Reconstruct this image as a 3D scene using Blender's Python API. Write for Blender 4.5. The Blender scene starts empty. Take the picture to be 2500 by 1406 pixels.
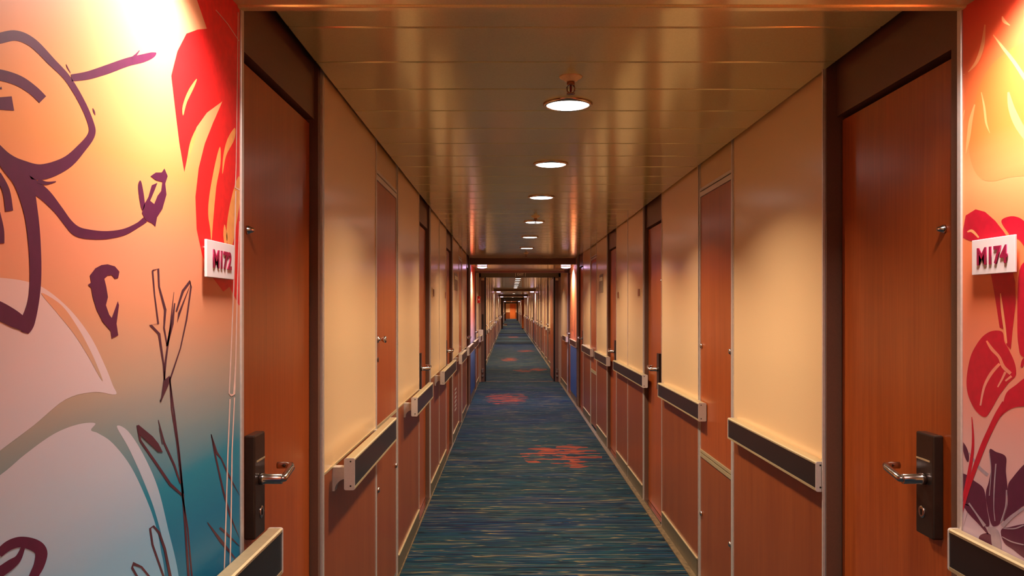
import bpy, bmesh, math, random
from mathutils import Vector
from mathutils.geometry import tessellate_polygon
random.seed(7)
C = bpy.context.scene.collection
scn = bpy.context.scene

# ------------------------------------------------------------------ camera, world, exposure
EYE = 1.43                     # camera height, corridor runs along +Y
cam = bpy.data.cameras.new('camera'); cam.sensor_width = 36.0; cam.lens = 28.8
cam.shift_x = 0.0024; cam.shift_y = 0.020; cam.clip_start = 0.05; cam.clip_end = 300
camo = bpy.data.objects.new('camera', cam); C.objects.link(camo)
camo.location = (0, 0, EYE); camo.rotation_euler = (math.pi/2, 0, 0)
scn.camera = camo
w = bpy.data.worlds.new('world'); scn.world = w; w.use_nodes = True
w.node_tree.nodes['Background'].inputs[0].default_value = (0.9, 0.75, 0.6, 1)
w.node_tree.nodes['Background'].inputs[1].default_value = 0.0
scn.view_settings.view_transform = 'Standard'; scn.view_settings.look = 'None'
scn.view_settings.gamma = 1; scn.view_settings.use_curve_mapping = False
scn.view_settings.exposure = 0.0
CORRIDOR_POWER = 19.5
ALCOVE_POWER = 9.2
FAR_ALCOVE_POWER = 26.0
FAR_ALCOVE_COL = (0.92, 0.80, 0.98)
CORRIDOR_COL = (1.0, 0.84, 0.65)
ALCOVE_COL = (1.0, 0.86, 0.80)

WL, WR = -0.60, 1.00           # wall planes
ZC, ZLOW = 2.175, 2.085        # corridor ceiling, lower ceiling of the cross alcoves
Y_END = 114.0

# ------------------------------------------------------------------ materials
def lin(c):
    return tuple(((v/255)/12.92 if v/255 <= 0.04045 else ((v/255+0.055)/1.055)**2.4) for v in c)
def newmat(name):
    m = bpy.data.materials.new(name); m.use_nodes = True
    return m, m.node_tree, m.node_tree.nodes['Principled BSDF']
def N(nt, t, **kw):
    n = nt.nodes.new(t)
    for k, v in kw.items():
        if k in n.inputs.keys(): n.inputs[k].default_value = v
        else: setattr(n, k, v)
    return n
def math_n(nt, op, a, b=None, c=None):
    n = nt.nodes.new('ShaderNodeMath'); n.operation = op
    for i, v in enumerate((a, b, c)):
        if v is None: continue
        if isinstance(v, (int, float)): n.inputs[i].default_value = v
        else: nt.links.new(v, n.inputs[i])
    return n.outputs[0]
def ramp(nt, fac, stops, interp='LINEAR'):
    r = nt.nodes.new('ShaderNodeValToRGB'); r.color_ramp.interpolation = interp
    e = r.color_ramp.elements
    while len(e) < len(stops): e.new(0.5)
    for i, (p, c) in enumerate(stops):
        e[i].position = p; e[i].color = (*c, 1)
    nt.links.new(fac, r.inputs[0]); return r.outputs[0]
def mixc(nt, fac, a, b):
    n = nt.nodes.new('ShaderNodeMix'); n.data_type = 'RGBA'
    if isinstance(fac, (int, float)): n.inputs[0].default_value = fac
    else: nt.links.new(fac, n.inputs[0])
    for i, v in ((6, a), (7, b)):
        if isinstance(v, tuple): n.inputs[i].default_value = (*v, 1)
        else: nt.links.new(v, n.inputs[i])
    return n.outputs[2]
def coords(nt, scale=(1, 1, 1), loc=(0, 0, 0)):
    t = nt.nodes.new('ShaderNodeTexCoord'); mp = nt.nodes.new('ShaderNodeMapping')
    mp.inputs['Scale'].default_value = scale; mp.inputs['Location'].default_value = loc
    nt.links.new(t.outputs['Object'], mp.inputs[0]); return mp.outputs[0]
def noise(nt, vec, scale=5, detail=3, rough=0.5, dist=0):
    n = nt.nodes.new('ShaderNodeTexNoise'); n.inputs['Scale'].default_value = scale
    n.inputs['Detail'].default_value = detail; n.inputs['Roughness'].default_value = rough
    n.inputs['Distortion'].default_value = dist
    nt.links.new(vec, n.inputs['Vector']); return n.outputs[0]
def bump(nt, bs, h, strength=0.2, dist=0.002):
    b = nt.nodes.new('ShaderNodeBump'); b.inputs['Strength'].default_value = strength
    b.inputs['Distance'].default_value = dist
    nt.links.new(h, b.inputs['Height']); nt.links.new(b.outputs[0], bs.inputs['Normal'])

def plain(name, col, rough=0.5, metal=0.0, var=0.08, vs=60, coat=0.0, emis=None, es=0):
    m, nt, b = newmat(name)
    n = noise(nt, coords(nt), vs, 3)
    c = lin(col)
    nt.links.new(ramp(nt, n, [(0.3, tuple(v*(1-var) for v in c)), (0.7, tuple(min(1, v*(1+var)) for v in c))]), b.inputs['Base Color'])
    b.inputs['Roughness'].default_value = rough; b.inputs['Metallic'].default_value = metal
    b.inputs['Coat Weight'].default_value = coat
    if emis: b.inputs['Emission Color'].default_value = (*emis, 1); b.inputs['Emission Strength'].default_value = es
    return m
def wood(name, dark, light, rough=0.38):
    m, nt, b = newmat(name)
    v = coords(nt, (70, 70, 2.2)); n1 = noise(nt, v, 1.6, 6, 0.65)
    n2 = noise(nt, coords(nt, (9, 9, 0.7)), 1.0, 3, 0.5, 0.6)
    s = math_n(nt, 'ADD', math_n(nt, 'MULTIPLY', n1, 0.62), math_n(nt, 'MULTIPLY', n2, 0.38))
    nt.links.new(ramp(nt, s, [(0.30, lin(dark)), (0.52, tuple((a+c)/2 for a, c in zip(lin(dark), lin(light)))), (0.72, lin(light))]), b.inputs['Base Color'])
    b.inputs['Roughness'].default_value = rough
    bump(nt, b, n1, 0.08, 0.0006)
    return m
M = {}
M['cream'] = plain('cream_laminate', (230, 190, 142), 0.24, 0, 0.07, 420)
M['cream2'] = plain('cream_laminate_transom', (214, 176, 124), 0.25, 0, 0.045, 320)
M['door_wood'] = wood('cherry_door_veneer', (140, 58, 18), (178, 88, 36), 0.28)
M['dado_wood'] = wood('cherry_dado_laminate', (120, 52, 18), (152, 78, 33), 0.30)
M['bronze'] = plain('bronze_painted_steel', (108, 74, 58), 0.42, 0.15, 0.06, 200)
M['dark'] = plain('dark_gap', (26, 18, 16), 0.7)
M['alu'] = plain('brushed_aluminium', (218, 206, 198), 0.34, 0.5, 0.05, 90)
M['alu_warm'] = plain('satin_champagne_aluminium', (212, 190, 146), 0.38, 0.6, 0.05, 90)
M['cap'] = plain('grey_painted_end_cap', (206, 190, 180), 0.45, 0.1, 0.04, 200)
M['rail_dark'] = plain('dark_vinyl_rail_cover', (36, 28, 28), 0.25, 0, 0.1, 40)
M['chrome'] = plain('satin_chrome', (205, 198, 195), 0.18, 1.0, 0.03, 50)
M['lock'] = plain('dark_bronze_lock_case', (74, 60, 52), 0.28, 0.7, 0.06, 60)
M['black'] = plain('black_metal', (18, 15, 14), 0.4, 0.2)
M['kick'] = plain('olive_grey_skirting_metal', (112, 98, 74), 0.40, 0.35, 0.08, 60)
M['edge_strip'] = plain('worn_carpet_edge_strip', (112, 90, 62), 0.45, 0.3, 0.5, 45)
M['trim_ring'] = plain('lamp_trim_ring', (190, 165, 140), 0.25, 0.9, 0.03, 50)
M['white_plate'] = plain('white_acrylic_plate', (244, 232, 230), 0.3, 0, 0.01)
M['magenta'] = plain('dark_magenta_lettering', (160, 14, 66), 0.4)
M['sprinkler_metal'] = plain('brass_sprinkler', (150, 110, 80), 0.3, 0.9)
M['bulb_red'] = plain('red_glass_bulb', (120, 20, 20), 0.2)
M['cup'] = plain('cream_escutcheon', (226, 190, 140), 0.45, 0.1)
M['red'] = plain('red_alarm_plastic', (200, 24, 30), 0.4)
M['notice'] = plain('grey_notice_paper', (134, 118, 92), 0.5, 0, 0.5, 90)
M['brown_plate'] = plain('brown_cabin_number', (132, 66, 30), 0.4)
M['exit_sign'] = plain('pale_sign_lettering', (246, 240, 206), 0.5)
M['fire_paint'] = plain('fire_frame_paint', (160, 126, 100), 0.4, 0.1)
M['header_paint'] = plain('olive_header_paint', (112, 102, 80), 0.45, 0.1)
M['orange_door'] = wood('orange_end_door', (190, 84, 26), (226, 116, 44), 0.4)
M['towel'] = plain('white_cloth', (230, 214, 190), 0.8, 0, 0.1, 80)
M['brown_cloth'] = plain('brown_cloth', (70, 34, 22), 0.8, 0, 0.2, 80)

# lacquered metal ceiling
m, nt, b = newmat('lacquered_ceiling_slat')
n = noise(nt, coords(nt, (1, 1, 1)), 260, 2)
nt.links.new(ramp(nt, n, [(0.3, lin((216, 204, 138))), (0.7, lin((226, 214, 148)))]), b.inputs['Base Color'])
b.inputs['Metallic'].default_value = 0.3; b.inputs['Roughness'].default_value = 0.14
n3 = noise(nt, coords(nt, (1.2, 14, 1)), 2.0, 2)
bump(nt, b, n3, 0.05, 0.002)
M['ceil'] = m

# lamp lens
m, nt, b = newmat('lamp_lens')
b.inputs['Base Color'].default_value = (0.9, 0.88, 0.85, 1)
b.inputs['Emission Color'].default_value = (1.0, 0.93, 0.86, 1); b.inputs['Emission Strength'].default_value = 9.0
M['lens'] = m
m = m.copy(); m.name = 'violet_lamp_lens'
m.node_tree.nodes['Principled BSDF'].inputs['Emission Color'].default_value = (0.78, 0.56, 1.0, 1)
M['lens_violet'] = m

# carpet
m, nt, b = newmat('striped_carpet')
tc = nt.nodes.new('ShaderNodeTexCoord'); sep = nt.nodes.new('ShaderNodeSeparateXYZ')
nt.links.new(tc.outputs['Object'], sep.inputs[0]); X, Y = sep.outputs[0], sep.outputs[1]
s1 = noise(nt, coords(nt, (1.5, 24, 1)), 1.0, 3, 0.6, 0.5)
s2 = noise(nt, coords(nt, (1.1, 17, 1), (3, 9, 2)), 1.0, 1, 0.4, 0.4)
s5 = noise(nt, coords(nt, (1.6, 26, 1), (5, 1, 6)), 1.0, 1, 0.4, 0.3)
s6 = noise(nt, coords(nt, (5, 120, 1), (5, 1, 6)), 1.0, 2, 0.5, 0.2)
s3 = noise(nt, coords(nt, (1.2, 1.6, 1), (7, 2, 0)), 1.0, 2, 0.5)
s4 = noise(nt, coords(nt, (420, 420, 1)), 1.0, 1)
base = ramp(nt, s1, [(0.34, lin((8, 12, 38))), (0.44, lin((8, 42, 66))), (0.50, lin((16, 74, 84))), (0.56, lin((10, 40, 84))), (0.62, lin((22, 66, 60))), (0.70, lin((36, 44, 76)))])
tint = ramp(nt, s3, [(0.35, lin((16, 30, 90))), (0.55, lin((26, 66, 52))), (0.75, lin((10, 56, 84)))])
base = mixc(nt, 0.25, base, tint)
fine = ramp(nt, s6, [(0.40, (1, 1, 1)), (0.60, (0, 0, 0))])
base = mixc(nt, math_n(nt, 'MULTIPLY', fine, 0.55), base, lin((8, 14, 30)))
def contour(v, lev, wd):
    return math_n(nt, 'SUBTRACT', 1.0, math_n(nt, 'SMOOTH_MIN', math_n(nt, 'DIVIDE', math_n(nt, 'ABSOLUTE', math_n(nt, 'SUBTRACT', v, lev)), wd), 1.0, 0.1))
def clamp01(v): return math_n(nt, 'MINIMUM', math_n(nt, 'MAXIMUM', v, 0.0), 1.0)
dk = clamp01(math_n(nt, 'ADD', clamp01(contour(s2, 0.44, 0.022)), clamp01(contour(s5, 0.55, 0.020))))
base = mixc(nt, math_n(nt, 'MULTIPLY', dk, 0.9), base, lin((5, 6, 16)))
yl = clamp01(math_n(nt, 'ADD', clamp01(contour(s2, 0.53, 0.018)), clamp01(contour(s5, 0.47, 0.016))))
brk = ramp(nt, s1, [(0.42, (0.1, 0.1, 0.1)), (0.55, (1, 1, 1))])
base = mixc(nt, math_n(nt, 'MULTIPLY', math_n(nt, 'MULTIPLY', yl, brk), 0.85), base, lin((140, 118, 76)))
# orange streak clusters
mask = None
PATCH = [(0.50, 8.0, 0.40, 0.70), (-0.05, 13.05, 0.36, 0.9), (0.30, 18.9, 0.24, 0.6), (0.66, 19.2, 0.22, 0.6), (0.0, 23.0, 0.26, 0.9),
         (0.55, 27.5, 0.30, 0.8), (0.2, 41, 0.3, 1.0), (-0.2, 4.0, 0.0, 0.0)]
for cx, cy, rx, ry in PATCH[:-1]:
    dx = math_n(nt, 'DIVIDE', math_n(nt, 'SUBTRACT', X, cx), rx)
    dy = math_n(nt, 'DIVIDE', math_n(nt, 'SUBTRACT', Y, cy), ry)
    d2 = math_n(nt, 'ADD', math_n(nt, 'MULTIPLY', dx, dx), math_n(nt, 'MULTIPLY', dy, dy))
    mk = math_n(nt, 'SUBTRACT', 1.0, d2)
    mask = mk if mask is None else math_n(nt, 'MAXIMUM', mask, mk)
mask = math_n(nt, 'MAXIMUM', mask, 0.0)
sp = noise(nt, coords(nt, (3.4, 8.5, 1), (1.3, 0.6, 0)), 1.0, 2, 0.6, 0.3)
pm = math_n(nt, 'ADD', math_n(nt, 'MULTIPLY', mask, 0.12), sp)
pm = ramp(nt, pm, [(0.585, (0, 0, 0)), (0.60, (1, 1, 1))])
pm = math_n(nt, 'MULTIPLY', pm, math_n(nt, 'GREATER_THAN', mask, 0.02))
oc = ramp(nt, s1, [(0.35, lin((84, 34, 32))), (0.6, lin((160, 70, 46)))])
base = mixc(nt, pm, base, oc)
fib = ramp(nt, s4, [(0.3, (0.48,)*3), (0.7, (1.05,)*3)])
mul = nt.nodes.new('ShaderNodeMix'); mul.data_type = 'RGBA'; mul.blend_type = 'MULTIPLY'; mul.inputs[0].default_value = 1
nt.links.new(base, mul.inputs[6]); nt.links.new(fib, mul.inputs[7])
nt.links.new(mul.outputs[2], b.inputs['Base Color']); b.inputs['Roughness'].default_value = 0.9
b.inputs['Specular IOR Level'].default_value = 0.14
bump(nt, b, s1, 0.5, 0.004)
M['carpet'] = m

def mural_mat(name, stops, white=0.0, wcol=(246, 224, 222), tilt=0.0):
    m, nt, b = newmat(name)
    tc = nt.nodes.new('ShaderNodeTexCoord'); sep = nt.nodes.new('ShaderNodeSeparateXYZ')
    nt.links.new(tc.outputs['Object'], sep.inputs[0])
    zz = math_n(nt, 'ADD', sep.outputs[2], math_n(nt, 'MULTIPLY', sep.outputs[1], tilt))
    zz = math_n(nt, 'ADD', zz, math_n(nt, 'MULTIPLY', math_n(nt, 'SUBTRACT', noise(nt, coords(nt, (1, 0.8, 5)), 2.0, 3), 0.5), 0.07))
    f = math_n(nt, 'DIVIDE', zz, 2.2)
    c = ramp(nt, f, [(z/2.2, lin(col)) for z, col in stops])
    if white: c = mixc(nt, white, c, lin(wcol))
    nt.links.new(c, b.inputs['Base Color']); b.inputs['Roughness'].default_value = 0.5
    return m
LST = [(0.2, (10, 60, 110)), (1.02, (6, 122, 160)), (1.13, (24, 142, 168)), (1.23, (140, 160, 158)), (1.32, (196, 168, 142)), (1.42, (234, 158, 116)), (1.52, (248, 152, 112)), (1.66, (250, 160, 92)), (1.95, (250, 176, 126))]
RST = [(0.3, (20, 70, 120)), (0.75, (70, 110, 150)), (0.95, (192, 172, 190)), (1.13, (226, 172, 164)), (1.30, (240, 140, 112)), (1.46, (250, 136, 84)), (1.58, (250, 140, 84)), (1.70, (252, 176, 112)), (1.79, (248, 134, 66)), (2.05, (214, 60, 40))]
M['mural_l'] = mural_mat('mural_print_sunset', LST, tilt=0.0)
M['mural_l_petal'] = mural_mat('mural_print_pale_petal', [(0.9, (112, 184, 222)), (1.05, (146, 198, 226)), (1.18, (198, 210, 222)), (1.34, (232, 204, 200)), (1.5, (244, 190, 172))])
M['mural_r'] = mural_mat('mural_print_orange', RST)
M['mural_r_pale'] = mural_mat('mural_print_light_swoosh', RST, 0.45, (255, 200, 130))
M['mural_r_deep'] = mural_mat('mural_print_deeper_petal', RST, 0.35, (240, 120, 40))
M['mural_far'] = mural_mat('mural_print_orange_blue', [(0.3, (30, 70, 120)), (0.86, (60, 104, 150)), (0.93, (190, 110, 80)), (1.1, (240, 130, 60)), (1.6, (250, 150, 66)), (2.0, (250, 190, 120))])
M['purple'] = plain('mural_purple_ink', (92, 24, 62), 0.5)
M['brown_ink'] = plain('mural_brown_ink', (84, 40, 56), 0.5)
M['mred'] = plain('mural_red_ink', (238, 32, 34), 0.5)
M['myellow'] = plain('mural_yellow_ink', (250, 168, 92), 0.5)
M['mwhite'] = plain('mural_white_line', (246, 214, 200), 0.5)
M['crimson'] = plain('mural_crimson_ink', (200, 4, 44), 0.5)
M['plum'] = plain('mural_plum_ink', (88, 24, 58), 0.5)
M['grey_ink'] = plain('mural_grey_ink', (170, 150, 160), 0.5)

# ------------------------------------------------------------------ mesh helpers
class MB:
    def __init__(s): s.bm = bmesh.new(); s.mats = []
    def mi(s, m):
        if m not in s.mats: s.mats.append(m)
        return s.mats.index(m)
    def box(s, x0, x1, y0, y1, z0, z1, mat=None, bev=0):
        x0, x1 = min(x0, x1), max(x0, x1)
        vs = [s.bm.verts.new(p) for p in ((x0,y0,z0),(x1,y0,z0),(x1,y1,z0),(x0,y1,z0),(x0,y0,z1),(x1,y0,z1),(x1,y1,z1),(x0,y1,z1))]
        i = s.mi(mat) if mat else 0
        fs = []
        for q in ((3,2,1,0),(4,5,6,7),(0,1,5,4),(1,2,6,5),(2,3,7,6),(3,0,4,7)):
            f = s.bm.faces.new([vs[k] for k in q]); f.material_index = i; fs.append(f)
        if bev:
            es = list({e for f in fs for e in f.edges})
            bmesh.ops.bevel(s.bm, geom=es, offset=bev, segments=2, affect='EDGES', profile=0.5)
        return s
    def prism(s, pts, a0, a1, axis='y', mat=None):
        """pts: 2-D outline; axis y -> (x,z) outline run along y ; axis x -> (y,z)"""
        i = s.mi(mat) if mat else 0
        def P(p, a): return (p[0], a, p[1]) if axis == 'y' else ((a, p[0], p[1]) if axis == 'x' else (p[0], p[1], a))
        A = [s.bm.verts.new(P(p, a0)) for p in pts]; B = [s.bm.verts.new(P(p, a1)) for p in pts]
        n = len(pts); fs = []
        for k in range(n):
            fs.append(s.bm.faces.new((A[k], A[(k+1) % n], B[(k+1) % n], B[k])))
        fs.append(s.bm.faces.new(A[::-1])); fs.append(s.bm.faces.new(B))
        for f in fs: f.material_index = i
        bmesh.ops.recalc_face_normals(s.bm, faces=fs)
        return s
    def lathe(s, prof, c, axis='z', n=32, mat=None, smooth=True):
        """prof: (r, h) list, revolved about axis through c"""
        i = s.mi(mat) if mat else 0; rings = []
        for r, h in prof:
            ring = []
            for k in range(n):
                a = 2*math.pi*k/n; u, v = r*math.cos(a), r*math.sin(a)
                p = {'z': (u, v, h), 'x': (h, u, v), 'y': (u, h, v)}[axis]
                ring.append(s.bm.verts.new((c[0]+p[0], c[1]+p[1], c[2]+p[2])))
            rings.append(ring)
        fs = []
        for a, b in zip(rings, rings[1:]):
            for k in range(n):
                f = s.bm.faces.new((a[k], a[(k+1) % n], b[(k+1) % n], b[k])); f.smooth = smooth; fs.append(f)
        fs.append(s.bm.faces.new(rings[0][::-1])); fs.append(s.bm.faces.new(rings[-1]))
        for f in fs: f.material_index = i
        bmesh.ops.recalc_face_normals(s.bm, faces=fs)
        return s
    def tube(s, path, r, n=14, mat=None):
        i = s.mi(mat) if mat else 0
        path = [Vector(p) for p in path]; rings = []
        for k, p in enumerate(path):
            t = (path[min(k+1, len(path)-1)] - path[max(k-1, 0)]).normalized()
            up = Vector((0, 0, 1)) if abs(t.z) < 0.9 else Vector((1, 0, 0))
            u = t.cross(up).normalized(); v = t.cross(u).normalized()
            rings.append([s.bm.verts.new(p + r*(math.cos(2*math.pi*j/n)*u + math.sin(2*math.pi*j/n)*v)) for j in range(n)])
        fs = []
        for a, b in zip(rings, rings[1:]):
            for j in range(n):
                f = s.bm.faces.new((a[j], a[(j+1) % n], b[(j+1) % n], b[j])); f.smooth = True; fs.append(f)
        fs.append(s.bm.faces.new(rings[0][::-1])); fs.append(s.bm.faces.new(rings[-1]))
        for f in fs: f.material_index = i
        bmesh.ops.recalc_face_normals(s.bm, faces=fs)
        return s
    def build(s, name, mat=None, parent=None, label=None):
        me = bpy.data.meshes.new(name); s.bm.to_mesh(me); s.bm.free()
        if s.mats:
            for k in s.mats: me.materials.append(M[k])
        else: me.materials.append(M[mat])
        o = bpy.data.objects.new(name, me); C.objects.link(o)
        if parent:
            o.parent = parent
            o.matrix_parent_inverse = wm(parent).inverted()
        if label: o['label'] = label
        return o
from mathutils import Matrix
def wm(o):
    m = Matrix.LocRotScale(o.location, o.rotation_euler, o.scale)
    return (wm(o.parent) @ o.matrix_parent_inverse @ m) if o.parent else m
def thing(name, label, cat, loc, group=None):
    o = bpy.data.objects.new(name, None); C.objects.link(o); o.location = loc; o.empty_display_size = 0.05
    o['label'] = label; o['category'] = cat
    if group: o['group'] = group
    return o
def struct_root(name, loc):
    o = bpy.data.objects.new(name, None); C.objects.link(o); o.location = loc; o.empty_display_size = 0.05
    o['kind'] = 'structure'; return o
def struct(o): o['kind'] = 'structure'; return o
def W(s): return WL if s < 0 else WR
def D(s, d): return W(s) - s*d          # d = distance out of the wall into the corridor
SIDE = {-1: 'left', 1: 'right'}
ORD = ['first', 'second', 'third', 'fourth', 'fifth', 'sixth', 'seventh', 'eighth', 'ninth', 'tenth', 'eleventh', 'twelfth', 'thirteenth',
       'fourteenth', 'fifteenth', 'sixteenth', 'seventeenth', 'eighteenth', 'nineteenth', 'twentieth', 'twenty-first', 'twenty-second', 'twenty-third', 'twenty-fourth', 'twenty-fifth']

# ------------------------------------------------------------------ floor and ceilings
fl = MB().box(-0.95, 1.35, -3.0, Y_END+0.3, -0.10, 0.0, 'carpet'); struct(fl.build('floor'))
for s in (-1, 1):
    e = MB().box(D(s, 0.0), D(s, 0.040 if s > 0 else 0.012), -3, Y_END, 0.0, 0.006)
    struct(e.build('trim_%d' % (1 if s < 0 else 2), 'edge_strip'))
# metal sill across the carpet at the fire door
struct(MB().box(-0.60, 1.0, 15.97, 16.03, 0.0, 0.008, 'chrome').build('trim_3'))

ZONES = [(-0.35, 1.80), (12.18, 14.08), (31.2, 33.2), (44.5, 46.5), (58.6, 60.6), (74.0, 76.0), (98, 100)]
def slats(y0, y1, z, phase, near):
    mb = MB(); L, R = WL+0.012, WR-0.012
    y = phase
    while y < y0: y += 0.3055
    cuts = [y0]
    while y < y1 - 0.02:
        if y > y0 + 0.03: cuts.append(y)
        y += 0.3055
    cuts.append(y1)
    for a, c in zip(cuts, cuts[1:]):
        mb.box(L, R, a+0.0025, c-0.0025, z, z+0.02, 'ceil', 0.005 if a < near else 0)
    mb.box(WL-0.3, WR+0.3, y0, y1, z+0.055, z+0.10, 'dark')
    return mb
prev = -3.0
for i, (a, c) in enumerate(ZONES):
    if a > prev: struct(slats(prev, a, ZC, 2.172-0.3055*20, 12).build('ceiling'))
    z = ZLOW
    mb = MB(); L, R = WL+0.0, WR-0.0
    n = max(3, round((c-a)/0.3055)); st = (c-a-0.06)/n
    for k in range(n): mb.box(L, R, a+0.03+k*st+0.001, a+0.03+(k+1)*st-0.001, z, z+0.02, 'ceil', 0.003 if a < 13 else 0)
    for y in (a, c-0.03):                       # folded edge of the lower ceiling; far edges darkened to bronze for shade
        mb.box(L, R, y, y+0.028, z-0.004, ZC+0.05, 'ceil' if y > 0 and i == 0 else 'bronze', 0.005)
    mb.box(WL-0.3, WR+0.3, a, c, ZC+0.055, ZC+0.10, 'dark')
    struct(mb.build('ceiling'))
    prev = c
struct(slats(prev, Y_END, ZC, 2.172, 0).build('ceiling'))
# back of the camera alcove and outer shell
for s in (-1, 1):
    struct(MB().box(D(s, -0.12), D(s, -0.30), -3, Y_END+0.3, -0.05, 2.35, 'dark').build('wall_%s' % SIDE[s]))
bk = struct(MB().box(WL-0.12, WR+0.12, -3.1, -3.0, -0.0, 2.3).build('wall_back', 'cream'))

# ------------------------------------------------------------------ wall pieces
pan_n = {-1: 0, 1: 0}
def strip(s, y, z0=0.0, z1=2.30, wdt=0.012, d=0.004, root=None, mat='alu'):
    return MB().box(D(s, -0.10), D(s, d), y-wdt/2, y+wdt/2, z0, z1).build('cover_strip', mat, root)
DADO = 0.896
def panel(s, y0, y1, base=True, near=True):
    r = struct_root('wall_%s' % SIDE[s], (W(s), (y0+y1)/2, 0))
    g = 0.004
    MB().box(D(s, -0.10), D(s, 0), y0+g, y1-g, DADO+0.003, 2.30).build('upper_panel', 'cream', r)
    MB().box(D(s, -0.10), D(s, 0), y0+g, y1-g, 0.0, DADO-0.004).build('dado_panel', 'dado_wood', r)
    MB().box(D(s, -0.10), D(s, 0.003), y0+g, y1-g, DADO-0.004, DADO+0.003).build('dado_bead', 'alu_warm', r)
    for y in (y0, y1):
        a = MB().box(D(s, -0.10), D(s, 0.004), y-0.006 if y == y1 else y, y if y == y1 else y+0.006, 0.0, 2.30)
        a.build('cover_strip', 'alu', r)
    if base:
        mb = MB().box(D(s, -0.02), D(s, 0.006), y0+0.02, y1-0.02, 0.0, 0.100, 'kick').box(D(s, -0.02), D(s, 0.009), y0+0.02, y1-0.02, 0.100, 0.106, 'alu_warm')
        mb.build('skirting', None, r)
    return r

dn = [0]
def lever(s, y, z, x0d, r, dirn=1, small=False):
    """lever handle on a lock plate: neck out of plate, run along the door, return to the door"""
    X0 = D(s, x0d); o = -s
    nx = X0 + o*0.056
    pts = [(X0, y, z), (X0+o*0.03, y, z), (nx-o*0.006, y, z), (nx, y+0.006*dirn, z), (nx, y+0.03*dirn, z+0.004), (nx, y+0.075*dirn, z+0.012), (nx-o*0.006, y+0.095*dirn, z+0.014), (nx-o*0.02, y+0.10*dirn, z+0.014), (nx-o*0.042, y+0.10*dirn, z+0.014)]
    mb = MB()
    mb.tube(pts, 0.0088, 16 if not small else 8)
    mb.lathe([(0.014, 0.0), (0.014, 0.012), (0.012, 0.014), (0.012, 0.054)] if o > 0 else [(0.012, -0.054), (0.012, -0.014), (0.014, -0.012), (0.014, 0.0)], (X0, y, z), 'x', 20 if not small else 10)
    return mb.build('lever_handle', 'chrome', r)
def cabin_door(s, y0, y1, near=False, ztop=2.012, jd=0.004, jw=0.040):
    dn[0] += 1
    r = struct_root('door_%d' % dn[0], (D(s, -0.03), (y0+y1)/2, 0))
    fr = MB()
    fr.box(D(s, -0.10), D(s, -0.012), y0, y0+0.062, 0, 2.30, 'bronze')
    fr.box(D(s, -0.10), D(s, -0.002), y0, y0+0.016, 0, 2.30, 'bronze')
    fr.box(D(s, -0.10), D(s, jd-0.008), y1-jw, y1, 0, 2.30, 'bronze')
    fr.box(D(s, -0.10), D(s, jd), y1-min(0.012, jw/2), y1, 0, 2.30, 'alu')
    fr.build('door_frame', None, r)
    MB().box(D(s, -0.10), D(s, -0.016), y0+0.062, y1-jw, ztop+0.014, 2.30).build('transom_panel', 'bronze', r)
    MB().box(D(s, -0.10), D(s, -0.002), y0+0.062, y1-jw, 0.0, 0.012).build('threshold', 'chrome', r)
    lf = MB().box(D(s, -0.075), D(s, -0.030), y0+0.068, y1-jw-0.008, 0.016, ztop).build('door_leaf', 'door_wood', r)
    MB().box(D(s, -0.10), D(s, -0.082), y0+0.062, y1-jw, 0.012, ztop+0.014).build('rebate', 'dark', r)
    ys = y0 + 0.130
    d0, d1 = -0.030, -0.004
    lp = MB()
    xs0, xs1 = D(s, d0), D(s, d1)
    if near:
        lp.box(xs0, xs1, ys-0.002, ys+0.080, 0.880, 1.128, 'lock', 0.004)
        lp.box(D(s, d1), D(s, d1+0.0012), ys+0.012, ys+0.076, 1.062, 1.066, 'alu_warm')
    else: lp.box(xs0, xs1, ys, ys+0.078, 0.882, 1.125, 'lock')
    L = lp.build('lock_plate', None, lf, 'dark bronze key card lock case')
    lever(s, ys+0.036, 1.018, d1, lf, 1, not near)
    if near:
        k = MB().lathe([(0.015, 0), (0.015, 0.0015), (0.011, 0.002)] if s < 0 else [(0.011, -0.002), (0.015, -0.0015), (0.015, 0)], (D(s, d1), ys+0.050, 0.935), 'x', 24)
        k.build('keyhole_cover', 'chrome', lf)
        MB().box(D(s, d1+0.0022), D(s, d1+0.003), ys+0.047, ys+0.053, 0.928, 0.942).build('keyhole', 'black', lf)
    pr = [(0.011, 0), (0.011, 0.004), (0.007, 0.010), (0.004, 0.018)]
    if s > 0: pr = [(a, -h) for a, h in pr][::-1]
    MB().lathe(pr, (D(s, -0.030), ys+0.020 if s < 0 else ys-0.005, 1.618), 'x', 16).build('peephole', 'chrome', lf)
    if near:
        MB().box(D(s, -0.012), D(s, -0.0105), y0+0.020, y0+0.035, 0.985, 1.03).build('strike_plate', 'alu', r)
    return r

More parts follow.
